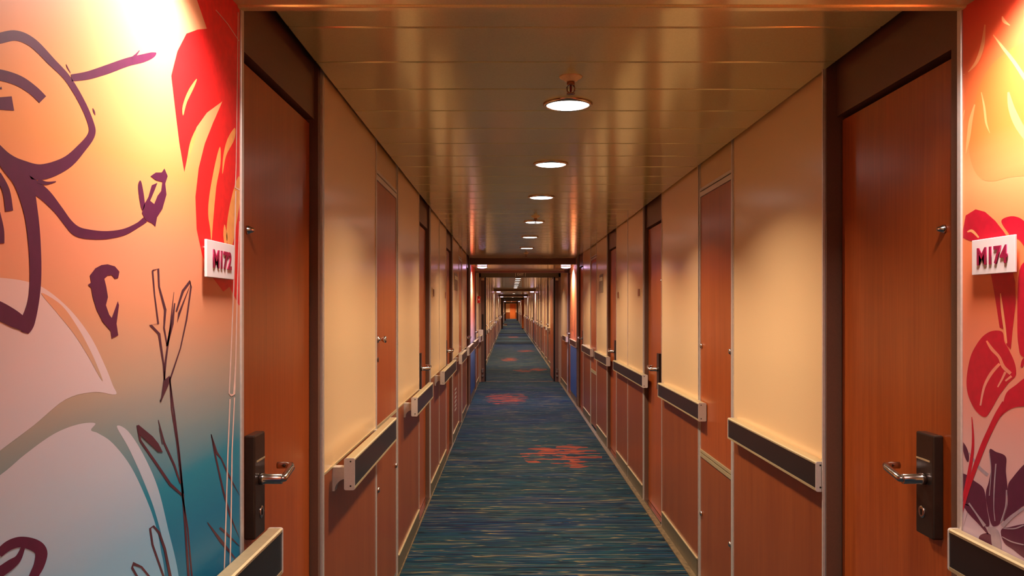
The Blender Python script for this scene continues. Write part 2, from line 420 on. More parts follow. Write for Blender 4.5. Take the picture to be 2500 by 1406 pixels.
def locker(s, y0, y1, label, split, near=False, group='flush lockers between the cream wall panels'):
    r = thing('service_locker', label, 'locker', (D(s, -0.05), (y0+y1)/2, 0), group)
    fr = MB(); top = 2.008
    for a, c in ((y0+0.016, y0+0.040), (y1-0.022, y1-0.004)): fr.box(D(s, -0.10), D(s, 0.0), a, c, 0.0, 2.30, 'alu')
    fr.box(D(s, -0.10), D(s, 0.0), y0+0.04, y1-0.022, top+0.006, top+0.030, 'alu')
    fr.box(D(s, -0.10), D(s, 0.0), y0+0.04, y1-0.022, top+0.036, top+0.050, 'alu')
    fr.box(D(s, -0.10), D(s, 0.0), y0+0.04, y1-0.022, split-0.008, split+0.006, 'alu_warm')
    if s > 0: fr.box(D(s, -0.10), D(s, 0.0), y0+0.04, y1-0.022, split-0.032, split-0.014, 'alu_warm')
    fr.box(D(s, -0.10), D(s, -0.04), y0+0.001, y1-0.001, 0.0, 2.30, 'dark')
    fr.build('locker_frame', None, r)
    MB().box(D(s, -0.04), D(s, -0.004), y0+0.042, y1-0.024, top+0.052, 2.30).build('top_panel', 'cream2', r)
    ud = MB().box(D(s, -0.04), D(s, -0.004), y0+0.042, y1-0.024, split+0.008, top+0.004).build('upper_door', 'door_wood', r)
    lo = split-0.010 if s < 0 else split-0.034
    ld = MB().box(D(s, -0.04), D(s, -0.004), y0+0.042, y1-0.024, 0.03, lo).build('lower_door', 'dado_wood', r)
    if near:
        if s < 0:
            pr = [(0.016, 0), (0.016, 0.003), (0.007, 0.006), (0.006, 0.018), (0.014, 0.026), (0.017, 0.034), (0.012, 0.040)]
            MB().lathe(pr, (D(s, -0.004), y0+0.085, 1.288), 'x', 20).build('knob', 'chrome', ud)
            MB().lathe([(0.011, 0), (0.011, 0.003)], (D(s, -0.004), y0+0.085, 1.195), 'x', 16).build('keyhole', 'black', ud)
            locks = [(y0+0.075, 0.60, ld), (y1-0.045, 0.60, ld)]
        else: locks = [(y0+0.058, 1.235, ud), (y1-0.045, 1.235, ud), (y0+0.058, 0.36, ld), (y1-0.045, 0.36, ld)]
        for yy, zz, p in locks:
            pr = [(0.013, 0), (0.013, 0.006), (0.009, 0.010)]
            if s > 0: pr = [(a, -h) for a, h in pr][::-1]
            MB().lathe(pr, (D(s, -0.004), yy, zz), 'x', 16).build('lock_cylinder', 'chrome', p)
    return r

def rail(s, y0, y1, label, near=False, group='handrails on the corridor walls', base=0.0):
    if s < 0: di, do, zt, zb = 0.047, 0.081, 0.928, 0.824
    else: di, do, zt, zb = max(0.001, base+0.001), 0.040, 0.949, 0.858
    r = thing('handrail', label, 'handrail', (D(s, di), (y0+y1)/2, zb), group)
    pf = [(di, zt-0.003), (di+0.004, zt), (do-0.004, zt), (do, zt-0.003), (do, zt-0.008), (do-0.005, zt-0.008), (do-0.005, zb+0.008), (do, zb+0.008), (do, zb), (di, zb)]
    MB().prism([(D(s, d), z) for d, z in pf], y0, y1).build('rail_body', 'alu_warm', r)
    MB().box(D(s, do-0.005), D(s, do-0.001), y0, y1, zb+0.008, zt-0.008).build('cover_insert', 'rail_dark', r)
    for y, sg in ((y0, -1), (y1, 1)):
        rr = 0.006; o = []
        for cd, cz, a0 in ((do+0.001-rr, zt+0.001-rr, 0), (di-0.001+rr, zt+0.001-rr, 90), (di-0.001+rr, zb-0.002+rr, 180), (do+0.001-rr, zb-0.002+rr, 270)):
            for k in range(5 if near else 2):
                a = math.radians(a0 + 90*k/(4 if near else 1)); o.append((D(s, cd+rr*math.cos(a)), cz+rr*math.sin(a)))
        ya, yb = (y-0.004, y) if sg < 0 else (y, y+0.004)
        cp = MB().prism(o, ya, yb).build('end_cap', 'cap', r)
        if near and sg < 0:
            for zz in (zt-0.010, zb+0.012):
                MB().lathe([(0.0028, 0), (0.0028, -0.0012)][::-1], (D(s, do-0.013), y-0.004, zz), 'y', 12).build('screw', 'black', cp)
    if s < 0:
        for yc in (y0+0.05, y1-0.125):
            pf = [(base, zt-0.036), (di, zt-0.036), (di, zt-0.075)] + [(di - (di-base-0.007)*math.sin(math.radians(t)), zt-0.075-0.042*(1-math.cos(math.radians(t)))) for t in (15, 30, 45, 60, 75, 90)] + [(base, zt-0.117)]
            MB().prism([(D(s, d), z) for d, z in pf], yc-0.02, yc+0.02).build('bracket', 'alu', r)
    return r

# ------------------------------------------------------------------ murals (flat print on the wall panels)
def cat(pts, closed=False, n=6):
    out = []; L = len(pts)
    rng = range(L) if closed else range(L-1)
    for i in rng:
        g = (lambda k: pts[k % L]) if closed else (lambda k: pts[max(0, min(L-1, k))])
        p0, p1, p2, p3 = g(i-1), g(i), g(i+1), g(i+2)
        for j in range(n):
            t = j/n
            out.append(tuple(0.5*((2*b)+(-a+c)*t+(2*a-5*b+4*c-d)*t*t+(-a+3*b-3*c+d)*t**3) for a, b, c, d in zip(p0, p1, p2, p3)))
    if not closed: out.append(pts[-1])
    return out
DL = 0.012
def pix(s, x, y):
    """photo pixel -> point (Y, Z) of the mural plane"""
    if s < 0: Yd = 2000*(0.60-DL)/(1244-x)
    else: Yd = 2000*(1.00-DL)/(x-1244)
    return (Yd, EYE-(y-753)*Yd/2000)
def poly_add(mb, s, pts, mat, layer, clip):
    P = [pix(s, *p) for p in pts]
    P = [(min(max(a, clip[0]), clip[1]), b) for a, b in P]
    x = D(s, DL+0.0001*layer)
    tri = tessellate_polygon([[Vector((a, c, 0)) for a, c in P]])
    vs = [mb.bm.verts.new((x, a, c)) for a, c in P]; i = mb.mi(mat)
    for t in tri:
        try: f = mb.bm.faces.new([vs[k] for k in t]); f.material_index = i
        except ValueError: pass
def stroke(mb, s, pts, mat, layer, clip, smooth=True):
    pts = [p if len(p) == 3 else (p[0], p[1], 4) for p in pts]
    if smooth: pts = cat(pts)
    A, B = [], []
    for k, (x, y, wd) in enumerate(pts):
        a = pts[max(0, k-1)]; c = pts[min(len(pts)-1, k+1)]
        tx, ty = c[0]-a[0], c[1]-a[1]; l = math.hypot(tx, ty) or 1
        nx, ny = -ty/l*wd/2, tx/l*wd/2
        A.append((x+nx, y+ny)); B.append((x-nx, y-ny))
    X = D(s, DL+0.0001*layer); i = mb.mi(mat)
    def vv(p):
        a, c = pix(s, *p); return mb.bm.verts.new((X, min(max(a, clip[0]), clip[1]), c))
    VA = [vv(p) for p in A]; VB = [vv(p) for p in B]
    for k in range(len(pts)-1):
        f = mb.bm.faces.new((VA[k], VA[k+1], VB[k+1], VB[k])); f.material_index = i

def left_mural():
    s = -1; clip = (-0.32, 1.784); mb = MB()
    mb.box(D(s, -0.10), D(s, DL), -0.34, 1.786, 0.11, 2.30, 'mural_l')
    def Pg(p, m, l, sm=True): poly_add(mb, s, cat(p, True, 5) if sm else p, m, l, clip)
    def St(p, m, l, sm=True): stroke(mb, s, p, m, l, clip, sm)
    # pale petals
    Pg([(-60,676),(0,678),(60,686),(110,705),(170,755),(220,820),(255,890),(275,940),(282,963),(230,957),(160,975),(80,1040),(0,1100),(-60,1150),(-120,1200),(-120,700)], 'mural_l_petal', 1)
    Pg([(100,715),(150,745),(190,800),(220,855),(240,900),(251,930),(240,915),(215,870),(180,815),(140,765)], 'mural_l', 2)
    Pg([(-120,1240),(0,1160),(60,1110),(130,1060),(190,1036),(232,1033),(222,1050),(240,1058),(275,1082),(320,1140),(360,1225),(382,1290),(392,1340),(402,1420),(390,1600),(-120,1600)], 'mural_l_petal', 1)
    Pg([(285,1041),(312,1052),(350,1110),(385,1190),(410,1290),(436,1406),(450,1560),(425,1560),(415,1406),(395,1310),(372,1230),(340,1150),(312,1090)], 'mural_l_petal', 1)
    # red flower
    Pg([(440,-120),(474,-20),(505,70),(483,72),(455,82),(433,125),(418,185),(428,270),(438,350),(450,420),(462,360),(480,310),(505,275),(543,247),(520,300),(500,350),(485,410),(477,480),(480,560),(493,620),(510,665),(545,712),(560,700),(583,745),(589,745),(589,-160)], 'mred', 1, False)
    Pg([(537,358),(525,400),(512,470),(508,520),(513,560),(516,588),(521,530),(528,455),(538,400)], 'myellow', 2)
    Pg([(573,312),(555,340),(545,380),(543,425),(552,380),(572,340)], 'myellow', 2)
    Pg([(583,430),(568,470),(556,530),(553,585),(566,600),(578,540),(588,470)], 'myellow', 2)
    Pg([(480,192),(460,220),(446,258),(447,282),(456,250),(474,212)], 'myellow', 2)
    Pg([(478,316),(465,345),(458,380),(455,412),(463,382),(476,338)], 'myellow', 2)
    Pg([(548,548),(545,575),(550,600),(555,580)], 'myellow', 2)
    # purple outline flower
    St([(-60,110,24),(0,93,27),(40,87,25),(80,105,22),(125,150,19),(165,192,16),(200,250,15),(221,300,15),(223,328,18),(200,360,22),(160,398,30),(100,420,38),(50,408,36),(15,384,24),(-15,350,16)], 'purple', 3)
    St([(174,190,17),(214,184,20),(259,170,22),(309,152,21),(349,142,20),(372,134,14),(381,129,3)], 'purple', 3)
    St([(322,142,7),(332,133,5),(340,123,2)], 'purple', 4)
    St([(161,157,1),(165,166,2.5),(172,178,1)], 'purple', 3); St([(226,264,1),(229,272,4),(232,281,1)], 'purple', 3)
    St([(-30,183,26),(0,183,27),(45,197,26),(80,220,24),(104,243,23)], 'purple', 3)
    Pg([(-20,239),(28,235),(34,270),(-20,266)], 'purple', 3, False)
    St([(0,214,8),(4,218,1)], 'purple', 3)
    St([(-10,372,20),(20,405,34),(55,445,44),(75,520,34),(84,600,30),(86,680,28),(80,740,28),(66,790,34),(60,812,18)], 'purple', 4)
    St([(-40,742,44),(0,760,44),(36,780,40),(66,798,26)], 'purple', 5)
    St([(-6,425,16),(14,465,18),(22,515,19)], 'purple', 4)
    St([(-8,520,16),(2,560,14),(4,594,12)], 'purple', 4)
    St([(60,440,32),(105,472,30),(140,510,22),(165,543,20),(185,563,24),(210,571,24),(255,574,20),(300,567,16),(335,550,12),(354,536,14)], 'purple', 3)
    St([(92,441,12),(112,447,8),(136,443,2)], 'purple', 4)
    Pg([(367,430),(380,421),(394,421),(401,411),(409,430),(403,448),(406,475),(396,510),(383,530),(379,553),(371,545),(356,538),(346,520),(351,500),(362,480),(370,452),(384,446),(378,462),(366,490),(376,498),(384,478),(393,466),(396,444),(380,440)], 'purple', 4, False)
    Pg([(337,450),(343,441),(349,465),(353,500),(346,512),(339,480)], 'purple', 4)
    Pg([(222,690),(219,672),(232,655),(247,647),(262,645),(280,650),(291,663),(288,678),(280,680),(272,671),(262,672),(254,680),(259,700),(263,725),(258,745),(266,768),(272,776),(280,755),(287,735),(290,745),(284,790),(288,818),(272,826),(270,808),(250,785),(235,755),(226,725),(222,702),(214,695)], 'purple', 4, False)
    St([(-4,1352,20),(20,1332,24),(50,1323,26),(84,1331,30),(100,1348,30),(95,1378,26),(80,1410,22),(60,1470,22)], 'purple', 4)
    St([(-6,1400,26),(25,1378,24),(44,1362,16),(56,1335,10)], 'purple', 5)
    # thin sketched plants
    B = 'brown_ink'
    for p in ([(372,660,3),(386,656,5),(388,700,4),(403,756,6),(400,800,4),(408,845,3)],
              [(372,660,4),(377,720,3),(386,790,4),(367,793,7),(388,815,6),(399,890,4),(402,940,4),(391,980,4),(415,925,4),(440,850,3),(455,780,4),(466,700,4),(464,686,6),(446,710,6),(430,760,4)],
              [(426,740,3),(420,790,7),(407,845,5)], [(424,713,1),(415,800,4),(404,880,5),(400,935,4)],
              [(414,920,4),(419,1000,3.5),(432,1080,4),(446,1205,5)], [(414,926,3),(428,1030,3.5),(438,1110,3.5),(446,1205,5)],
              [(446,1205,5),(452,1290,5),(460,1406,6),(466,1560,6)], [(444,1205,4),(458,1290,3.5),(468,1406,4),(476,1560,4)],
              [(335,1038,5),(342,1075,5),(380,1130,6),(415,1182,7),(446,1210,5)],
              [(386,1025,1.5),(400,1080,5),(425,1135,5),(440,1180,4)], [(388,1045,1),(396,1085,1.5)],
              [(515,1060,1.5),(525,1110,4),(545,1200,4.5),(562,1260,4.5),(586,1312,4)],
              [(515,1060,2),(528,1104,6),(540,1120,3),(558,1160,4.5),(586,1208,4)],
              [(506,1275,2),(540,1322,8),(575,1365,3)], [(536,1288,5),(550,1300,6),(586,1332,5)],
              [(416,1410,7),(402,1340,6),(388,1300,6),(374,1284,5),(366,1290,5),(372,1330,5),(400,1410,5),(420,1560,5)],
              [(366,1410,5),(345,1384,5),(325,1376,9),(322,1386,6),(336,1410,5)]):
        St(p, B, 4, False)
    Pg([(398,930),(414,916),(410,942),(391,982)], B, 5, False)
    Pg([(337,1036),(345,1043),(372,1065),(386,1082),(397,1104),(385,1103),(355,1075),(337,1058)], B, 5, False)
    Pg([(455,715),(466,690),(450,735),(432,788),(434,765)], B, 5, False)
    # white drawn lines beside the door edge
    Wm = 'mwhite'
    for p in ([(581,30,2),(578,250,2),(576,400,2),(574,458,3),(585,464,3)], [(575,466,3),(570,700,3),(564,850,3),(559,960,3),(564,965,5),(571,962,5),(575,880,3),(578,740,3),(584,540,2)],
              [(561,974,3),(556,1100,3),(550,1300,3),(546,1420,3),(542,1560,3)], [(572,970,3),(566,1100,3),(563,1300,3),(560,1420,3)], [(526,24,1.5),(555,58,1.5),(583,100,1.5)]):
        St(p, Wm, 6, False)
    return mb
def right_mural():
    s = 1; clip = (-0.32, 1.784); mb = MB()
    mb.box(D(s, -0.10), D(s, DL), -0.34, 1.786, 0.11, 2.30, 'mural_r')
    def Pg(p, m, l, sm=True): poly_add(mb, s, cat(p, True, 5) if sm else p, m, l, clip)
    def St(p, m, l, sm=True): stroke(mb, s, p, m, l, clip, sm)
    Pg([(2372,290),(2366,360),(2376,410),(2398,438),(2430,442),(2465,433),(2520,430),(2640,440),(2640,120),(2520,100),(2440,140),(2395,200)], 'mural_r_deep', 1)
    for p in ([(2405,60,3),(2399,110,9),(2385,150,8),(2364,176,2)], [(2425,85,2),(2450,118,7),(2475,150,9),(2520,215,10),(2560,250,3)],
              [(2396,225,2),(2403,260,5),(2408,300,5),(2417,325,1)], [(2380,255,3),(2370,295,9),(2364,340,8),(2358,375,1)], [(2355,268,2),(2347,310,6),(2343,350,6),(2350,372,1)],
              [(2447,40,3),(2452,52,8),(2466,62,2)], [(2462,225,5),(2470,265,16),(2490,310,20),(2530,370,10)], [(2336,186,2),(2345,182,3),(2356,182,1)]):
        St(p, 'mural_r_pale', 2)
    K = 'crimson'
    Pg([(2338,583),(2345,561),(2358,526),(2382,511),(2405,517),(2430,539),(2449,563),(2457,575),(2440,590),(2400,592),(2366,587)], K, 3, False)
    St([(2362,566,3),(2374,564,7),(2390,580,4)], 'mural_r_pale', 4)
    Pg([(2445,539),(2467,528),(2490,532),(2512,548),(2560,570),(2560,700),(2512,622),(2500,600),(2488,585),(2470,578),(2460,565)], K, 3)
    Pg([(2417,655),(2471,655),(2479,690),(2480,740),(2473,800),(2468,852),(2458,843),(2452,803),(2441,800),(2434,754),(2427,710)], K, 3, False)
    St([(2443,716,2),(2447,755,6),(2453,800,6),(2458,838,3)], 'mural_r_pale', 4)
    Pg([(2489,660),(2520,640),(2560,700),(2560,880),(2500,872),(2487,845),(2484,780)], K, 3)
    St([(2510,872,6),(2500,880,9),(2494,896,5)], K, 3)
    Pg([(2401,820),(2419,809),(2438,807),(2449,813),(2453,835),(2464,855),(2478,887),(2480,916),(2462,935),(2440,965),(2420,1000),(2405,1018),(2385,1005),(2370,980),(2361,950),(2361,915),(2370,870),(2385,840)], K, 3)
    for p in ([(2409,832,4),(2422,852,8),(2440,872,7),(2450,895,9),(2468,912,8)], [(2441,888,7),(2420,912,8),(2403,945,6),(2394,990,4)], [(2455,908,6),(2447,925,5),(2436,945,3)], [(2470,918,6),(2455,930,4)]):
        St(p, 'mural_r', 4)
    Pg([(2560,900),(2510,918),(2480,940),(2458,958),(2449,985),(2440,1018),(2455,1006),(2475,995),(2500,992),(2560,990)], K, 3)
    St([(2456,985,20),(2437,1012,15),(2420,1045,13),(2402,1085,13),(2385,1130,12),(2368,1180,9),(2354,1230,6),(2345,1270,3)], K, 5)
    St([(2373,1018,2),(2376,1060,5),(2375,1100,7),(2368,1145,8),(2358,1190,6),(2347,1232,3)], K, 5)
    P_ = 'plum'
    for p in ([(2416,1098),(2432,1103),(2456,1115),(2456,1150),(2460,1193),(2456,1232),(2447,1268),(2433,1284),(2419,1276),(2407,1210),(2414,1177),(2419,1145)],
              [(2336,1158),(2358,1158),(2378,1173),(2400,1190),(2407,1215),(2410,1242),(2416,1280),(2406,1284),(2390,1263),(2374,1237),(2358,1232),(2336,1206)],
              [(2540,1100),(2502,1132),(2474,1164),(2461,1186),(2460,1232),(2450,1272),(2474,1254),(2500,1234),(2540,1215)],
              [(2352,1230),(2372,1238),(2392,1270),(2408,1290),(2412,1304),(2388,1278),(2362,1250)],
              [(2444,1294),(2468,1286),(2500,1279),(2560,1270),(2560,1400),(2500,1362),(2474,1342),(2452,1325)],
              [(2390,1314),(2410,1301),(2426,1316),(2436,1350),(2420,1352)],
              [(2336,1070),(2348,1076),(2359,1090),(2366,1112),(2364,1128),(2357,1118),(2350,1096)]):
        Pg(p, P_, 3)
    for p in ([(2432,1132,3),(2428,1190,3),(2427,1240,2),(2430,1272,2)], [(2416,1105,2),(2420,1150,2),(2416,1210,2)], [(2500,1282,3),(2478,1290,3),(2450,1290,2)], [(2500,1330,3),(2470,1322,3),(2447,1310,2)],
              [(2366,1228,4),(2385,1255,4),(2405,1284,8)], [(2412,1290,10),(2428,1300,20),(2434,1330,22),(2440,1352,10)], [(2447,1285,10),(2470,1262,9),(2500,1240,6)], [(2458,1196,3),(2456,1236,3),(2444,1275,3)]):
        St(p, 'grey_ink', 6)
    St([(2366,1105,3),(2390,1140,7),(2412,1160,8)], 'grey_ink', 2)
    St([(2362,1250,1.5),(2352,1285,1.5)], 'grey_ink', 2)
    return mb
o = left_mural().build('floral_mural'); o['label'] = 'floral mural on the near left wall: purple outlined flower, red petals, teal below'; o['category'] = 'mural'; LM = o
o = right_mural().build('floral_mural'); o['label'] = 'floral mural at the right edge: crimson tulip shapes and plum leaves on orange'; o['category'] = 'mural'; RM = o
def far_mural(src, side, y0, y1, label):
    """the same printed panels hung again further along, on the opposite wall (mirrored)"""
    me = src.data.copy(); a, b = -0.34, 1.786
    for v in me.vertices:
        off = abs(v.co.x - (WL if src is LM else WR))
        out = v.co.x > WL if src is LM else v.co.x < WR
        d = off if out else -off
        v.co.x = D(side, d); v.co.y = y0 + (v.co.y-a)/(b-a)*(y1-y0)
    me.flip_normals()
    o = bpy.data.objects.new('floral_mural', me); C.objects.link(o); o['label'] = label; o['category'] = 'mural'
    return o
far_mural(RM, -1, 12.34, 13.95, 'orange and crimson mural strip on left wall beneath the far violet downlight')
mb = MB()
mb.box(1.10, 1.0-DL, 12.08, 13.30, 0.11, 2.30, 'mural_far')
rr = random.Random(3)
for k in range(15):                          # dark drawn twigs
    y, z = 12.14+1.1*rr.random(), 0.98+0.1*rr.random(); pts = [(y, z)]
    for j in range(7):
        y += rr.uniform(-0.07, 0.07); z += rr.uniform(0.05, 0.15); pts.append((min(13.28, max(12.1, y)), z))
    pts = cat(pts, False, 3); h = 0.010; i = mb.mi('brown_ink')
    A = [mb.bm.verts.new((1.0-DL-0.0003, a-h*(1-t/len(pts)), c)) for t, (a, c) in enumerate(pts)]
    B = [mb.bm.verts.new((1.0-DL-0.0003, a+h*(1-t/len(pts))+0.002, c)) for t, (a, c) in enumerate(pts)]
    for t in range(len(pts)-1): mb.bm.faces.new((A[t], A[t+1], B[t+1], B[t])).material_index = i
o = mb.build('floral_mural'); o['label'] = 'orange mural strip with blue foot on right wall before the fire door'; o['category'] = 'mural'

# near alcove edges
for s in (-1, 1):
    nm = 'trim_%d' % (4 if s < 0 else 5)
    struct(MB().box(D(s, -0.10), D(s, DL+0.004), 1.787, 1.803, 0.0, 2.30, None, 0.002).build(nm, 'alu'))
    struct(MB().box(D(s, -0.02), D(s, 0.010), -0.34, 1.786, 0, 0.10).build('baseboard_%s' % SIDE[s], 'kick'))
    panel(s, -2.9, -1.2); panel(s, -1.19, -0.36)

# ------------------------------------------------------------------ first stretch of corridor
cabin_door(-1, 1.815, 2.625, True)
panel(-1, 2.63, 3.665)
locker(-1, 3.67, 4.375, 'wooden locker door pair with chrome knob on the left wall, nearest the camera', 0.888, True)
panel(-1, 4.38, 5.42)
cabin_door(-1, 5.43, 6.19)
panel(-1, 6.195, 6.97); panel(-1, 6.97, 7.73)
cabin_door(-1, 7.74, 8.62)
panel(-1, 8.63, 9.66)
locker(-1, 9.67, 10.32, 'small far wooden locker on the left wall beyond the grey notice', 0.888)
panel(-1, 10.33, 11.35)
cabin_door(-1, 11.36, 12.20)

cabin_door(1, 1.815, 2.560, True, jd=0.024, jw=0.018)
panel(1, 2.563, 3.655)
locker(1, 3.66, 4.32, 'wooden locker on the right wall with metal crossbar, between the nearest two handrails', 0.688, True)
panel(1, 4.325, 5.375)
cabin_door(1, 5.38, 6.12)
panel(1, 6.125, 6.92); panel(1, 6.92, 7.66)
cabin_door(1, 7.665, 8.40)
panel(1, 8.405, 9.40)
locker(1, 9.405, 10.10, 'small far wooden locker on the right wall past the notice', 0.688)
panel(1, 10.105, 11.10)
cabin_door(1, 11.11, 11.98)
# alcove and fire door lobby
for s, a, c, e in ((-1, 12.2, 13.96, 14.70), (1, 11.985, 13.31, 14.15)):
    struct(MB().box(D(s, -0.10), D(s, 0.014), a, a+0.12 if s < 0 else a+0.08, 0, 2.30, None, 0.002).build('trim_6' if s < 0 else 'trim_7', 'bronze'))
    struct(MB().box(D(s, -0.02), D(s, 0.008), a+0.13, c, 0, 0.10).build('baseboard_%s' % SIDE[s], 'kick'))
    cabin_door(s, c+0.01, e)
    panel(s, e+0.01, 15.92)

R1 = [(-1, 0.25, 1.872, 'handrail below the near left mural, cut by the bottom edge of the photo', True),
      (-1, 2.745, 3.765, 'long handrail on the left wall under its largest cream panel', True),
      (-1, 4.62, 5.56, 'second full handrail on the left wall, just past the locker with the knob', True),
      (-1, 6.54, 8.0, 'third full handrail on the left wall, beyond the second wooden cabin door', True),
      (-1, 8.95, 10.0, 'fourth full handrail on the left wall, under the notice', False),
      (-1, 10.55, 11.9, 'left handrail just before the far mural strip', False),
      (-1, 12.35, 13.9, 'left handrail under the far mural strip', False),
      (-1, 14.8, 15.75, 'left handrail between the far mural strip and the fire door frame', False),
      (1, 0.25, 1.79, 'handrail below the right mural, cut by the photo corner', True),
      (1, 2.569, 3.60, 'long handrail on the right wall under the largest cream panel', True),
      (1, 4.165, 5.30, 'second full handrail on the right wall, just past the locker', True),
      (1, 5.93, 7.60, 'third full handrail on the right wall, under two joined cream panels', True),
      (1, 8.14, 9.28, 'fourth full handrail on the right wall, under the notice', False),
      (1, 9.75, 10.95, 'right handrail just before the far mural strip', False),
      (1, 11.95, 13.15, 'right handrail across the far orange mural strip', False),
      (1, 14.0, 14.9, 'short right handrail beside the fire door frame', False)]
for a in R1: rail(*a, base=0.015 if 'mural' in a[3] and 'before' not in a[3] and 'between' not in a[3] or 'corner' in a[3] else 0.0)

# ------------------------------------------------------------------ signs and wall fittings
def text_mesh(body, size, xs, extr, off=0.0):
    cu = bpy.data.curves.new('t', 'FONT'); cu.body = body; cu.size = size; cu.extrude = extr; cu.offset = off
    cu.align_x = 'CENTER'; cu.align_y = 'CENTER'; cu.space_character = 0.96
    o = bpy.data.objects.new('t', cu); C.objects.link(o)
    dg = bpy.context.evaluated_depsgraph_get(); dg.update()
    me = bpy.data.meshes.new_from_object(o.evaluated_get(dg)); bpy.data.objects.remove(o)
    for v in me.vertices: v.co.x *= xs
    return me
def put_text(me, name, mat, s, d, y, z, parent, frontal=False):
    me.materials.clear(); me.materials.append(M[mat])
    for v in me.vertices:
        u, h, t = v.co.x, v.co.y, v.co.z
        if frontal: v.co = Vector((d+u, y-t, z+h))
        else: v.co = Vector((D(s, d+t), y - s*u, z+h))
    me.update()
    o = bpy.data.objects.new(name, me); C.objects.link(o); o.parent = parent; o.matrix_parent_inverse = wm(parent).inverted()
    return o
def number_sign(s, y0, y1, z0, z1, txt, label):
    r = thing('cabin_number_sign', label, 'sign', (D(s, DL), (y0+y1)/2, z0))
    MB().box(D(s, 0.020), D(s, 0.025), y0, y1, z0, z1, None, 0.001).build('plate', 'white_plate', r)
    for y in (y0+0.02, y1-0.02):
        for z in (z0+0.015, z1-0.015): MB().lathe([(0.003, D(s, DL)-W(s)), (0.003, D(s, 0.0205)-W(s))], (W(s), y, z), 'x', 10).build('standoff', 'alu', r)
    me = text_mesh(txt, 0.048, 1.0, 0.0008, 0.0015); print('TW', [max(v.co[k] for v in me.vertices)-min(v.co[k] for v in me.vertices) for k in (0, 1)])
    put_text(me, 'lettering', 'magenta', s, 0.0262, (y0+y1)/2 + (0.004 if s < 0 else 0), (z0+z1)/2-0.001, r)
number_sign(-1, 1.556, 1.711, 1.490, 1.562, 'M172', 'white acrylic cabin number plate reading M172 on the left mural')
number_sign(1, 1.582, 1.728, 1.500, 1.573, 'M174', 'white acrylic cabin number plate reading M174 on the right mural')
def small_plate(s, y, label):
    r = thing('cabin_number_sign', label, 'sign', (D(s, 0), y, 1.5), 'small brown cabin number plates')
    MB().box(D(s, 0.0), D(s, 0.004), y-0.075, y+0.075, 1.515, 1.59).build('plate', 'cream', r)
    MB().box(D(s, 0.004), D(s, 0.007), y-0.035, y+0.045, 1.525, 1.58).build('number_block', 'brown_plate', r)
small_plate(-1, 6.42, 'small brown and cream plate on left wall beside the second wooden cabin door')
small_plate(-1, 7.60, 'small brown and cream plate on left wall beside the third cabin door')
small_plate(1, 6.30, 'small brown and cream plate on right wall, larger of the two there')
small_plate(1, 7.50, 'small brown and cream plate on right wall, the farther and smaller one')
small_plate(1, 21.8, 'small brown plate on the right wall seen through the fire door opening')
def notice(s, y0, y1, z0, z1, label):
    r = thing('wall_notice', label, 'notice', (D(s, 0), (y0+y1)/2, z0))
    MB().box(D(s, 0), D(s, 0.004), y0, y1, z0, z1).build('sheet', 'notice', r)
    MB().box(D(s, 0.004), D(s, 0.006), y0+0.03, y1-0.03, z1-0.07, z1-0.03).build('heading_bar', 'exit_sign', r)
notice(-1, 8.90, 9.42, 1.63, 1.82, 'grey printed notice on the far left cream panel')
notice(1, 8.75, 9.10, 1.60, 1.80, 'grey printed notice on the far right cream panel')
# louvre slots low in the left dado
mb = MB()
for k in range(6):
    for c in (0, 1): mb.box(D(-1, 0.0), D(-1, 0.002), 8.98+0.13*c, 9.08+0.13*c, 0.30+0.045*k, 0.318+0.045*k, 'alu')
o = mb.build('vent_grille'); o['label'] = 'small slotted vent low in the left dado under the notice'; o['category'] = 'vent'
# red alarm call point
r = thing('fire_alarm_call_point', 'small red alarm box on the left wall beside the fire door frame', 'alarm', (D(-1, 0), 15.3, 1.5))
MB().box(D(-1, 0), D(-1, 0.05), 15.2, 15.32, 1.53, 1.66, None, 0.006).build('housing', 'red', r)
MB().box(D(-1, 0.02), D(-1, 0.04), 15.196, 15.2, 1.58, 1.61).build('press_panel', 'white_plate', r)
r = thing('wall_control_box', 'pale metal box at handrail height on the left fire door post', 'box', (D(-1, 0.0), 15.8, 0.8))
MB().box(D(-1, 0.002), D(-1, 0.09), 15.76, 15.90, 0.80, 1.02, None, 0.004).build('box_body', 'cap', r)
MB().box(D(-1, 0.02), D(-1, 0.07), 15.756, 15.76, 0.90, 0.96).build('cover_plate', 'alu', r)

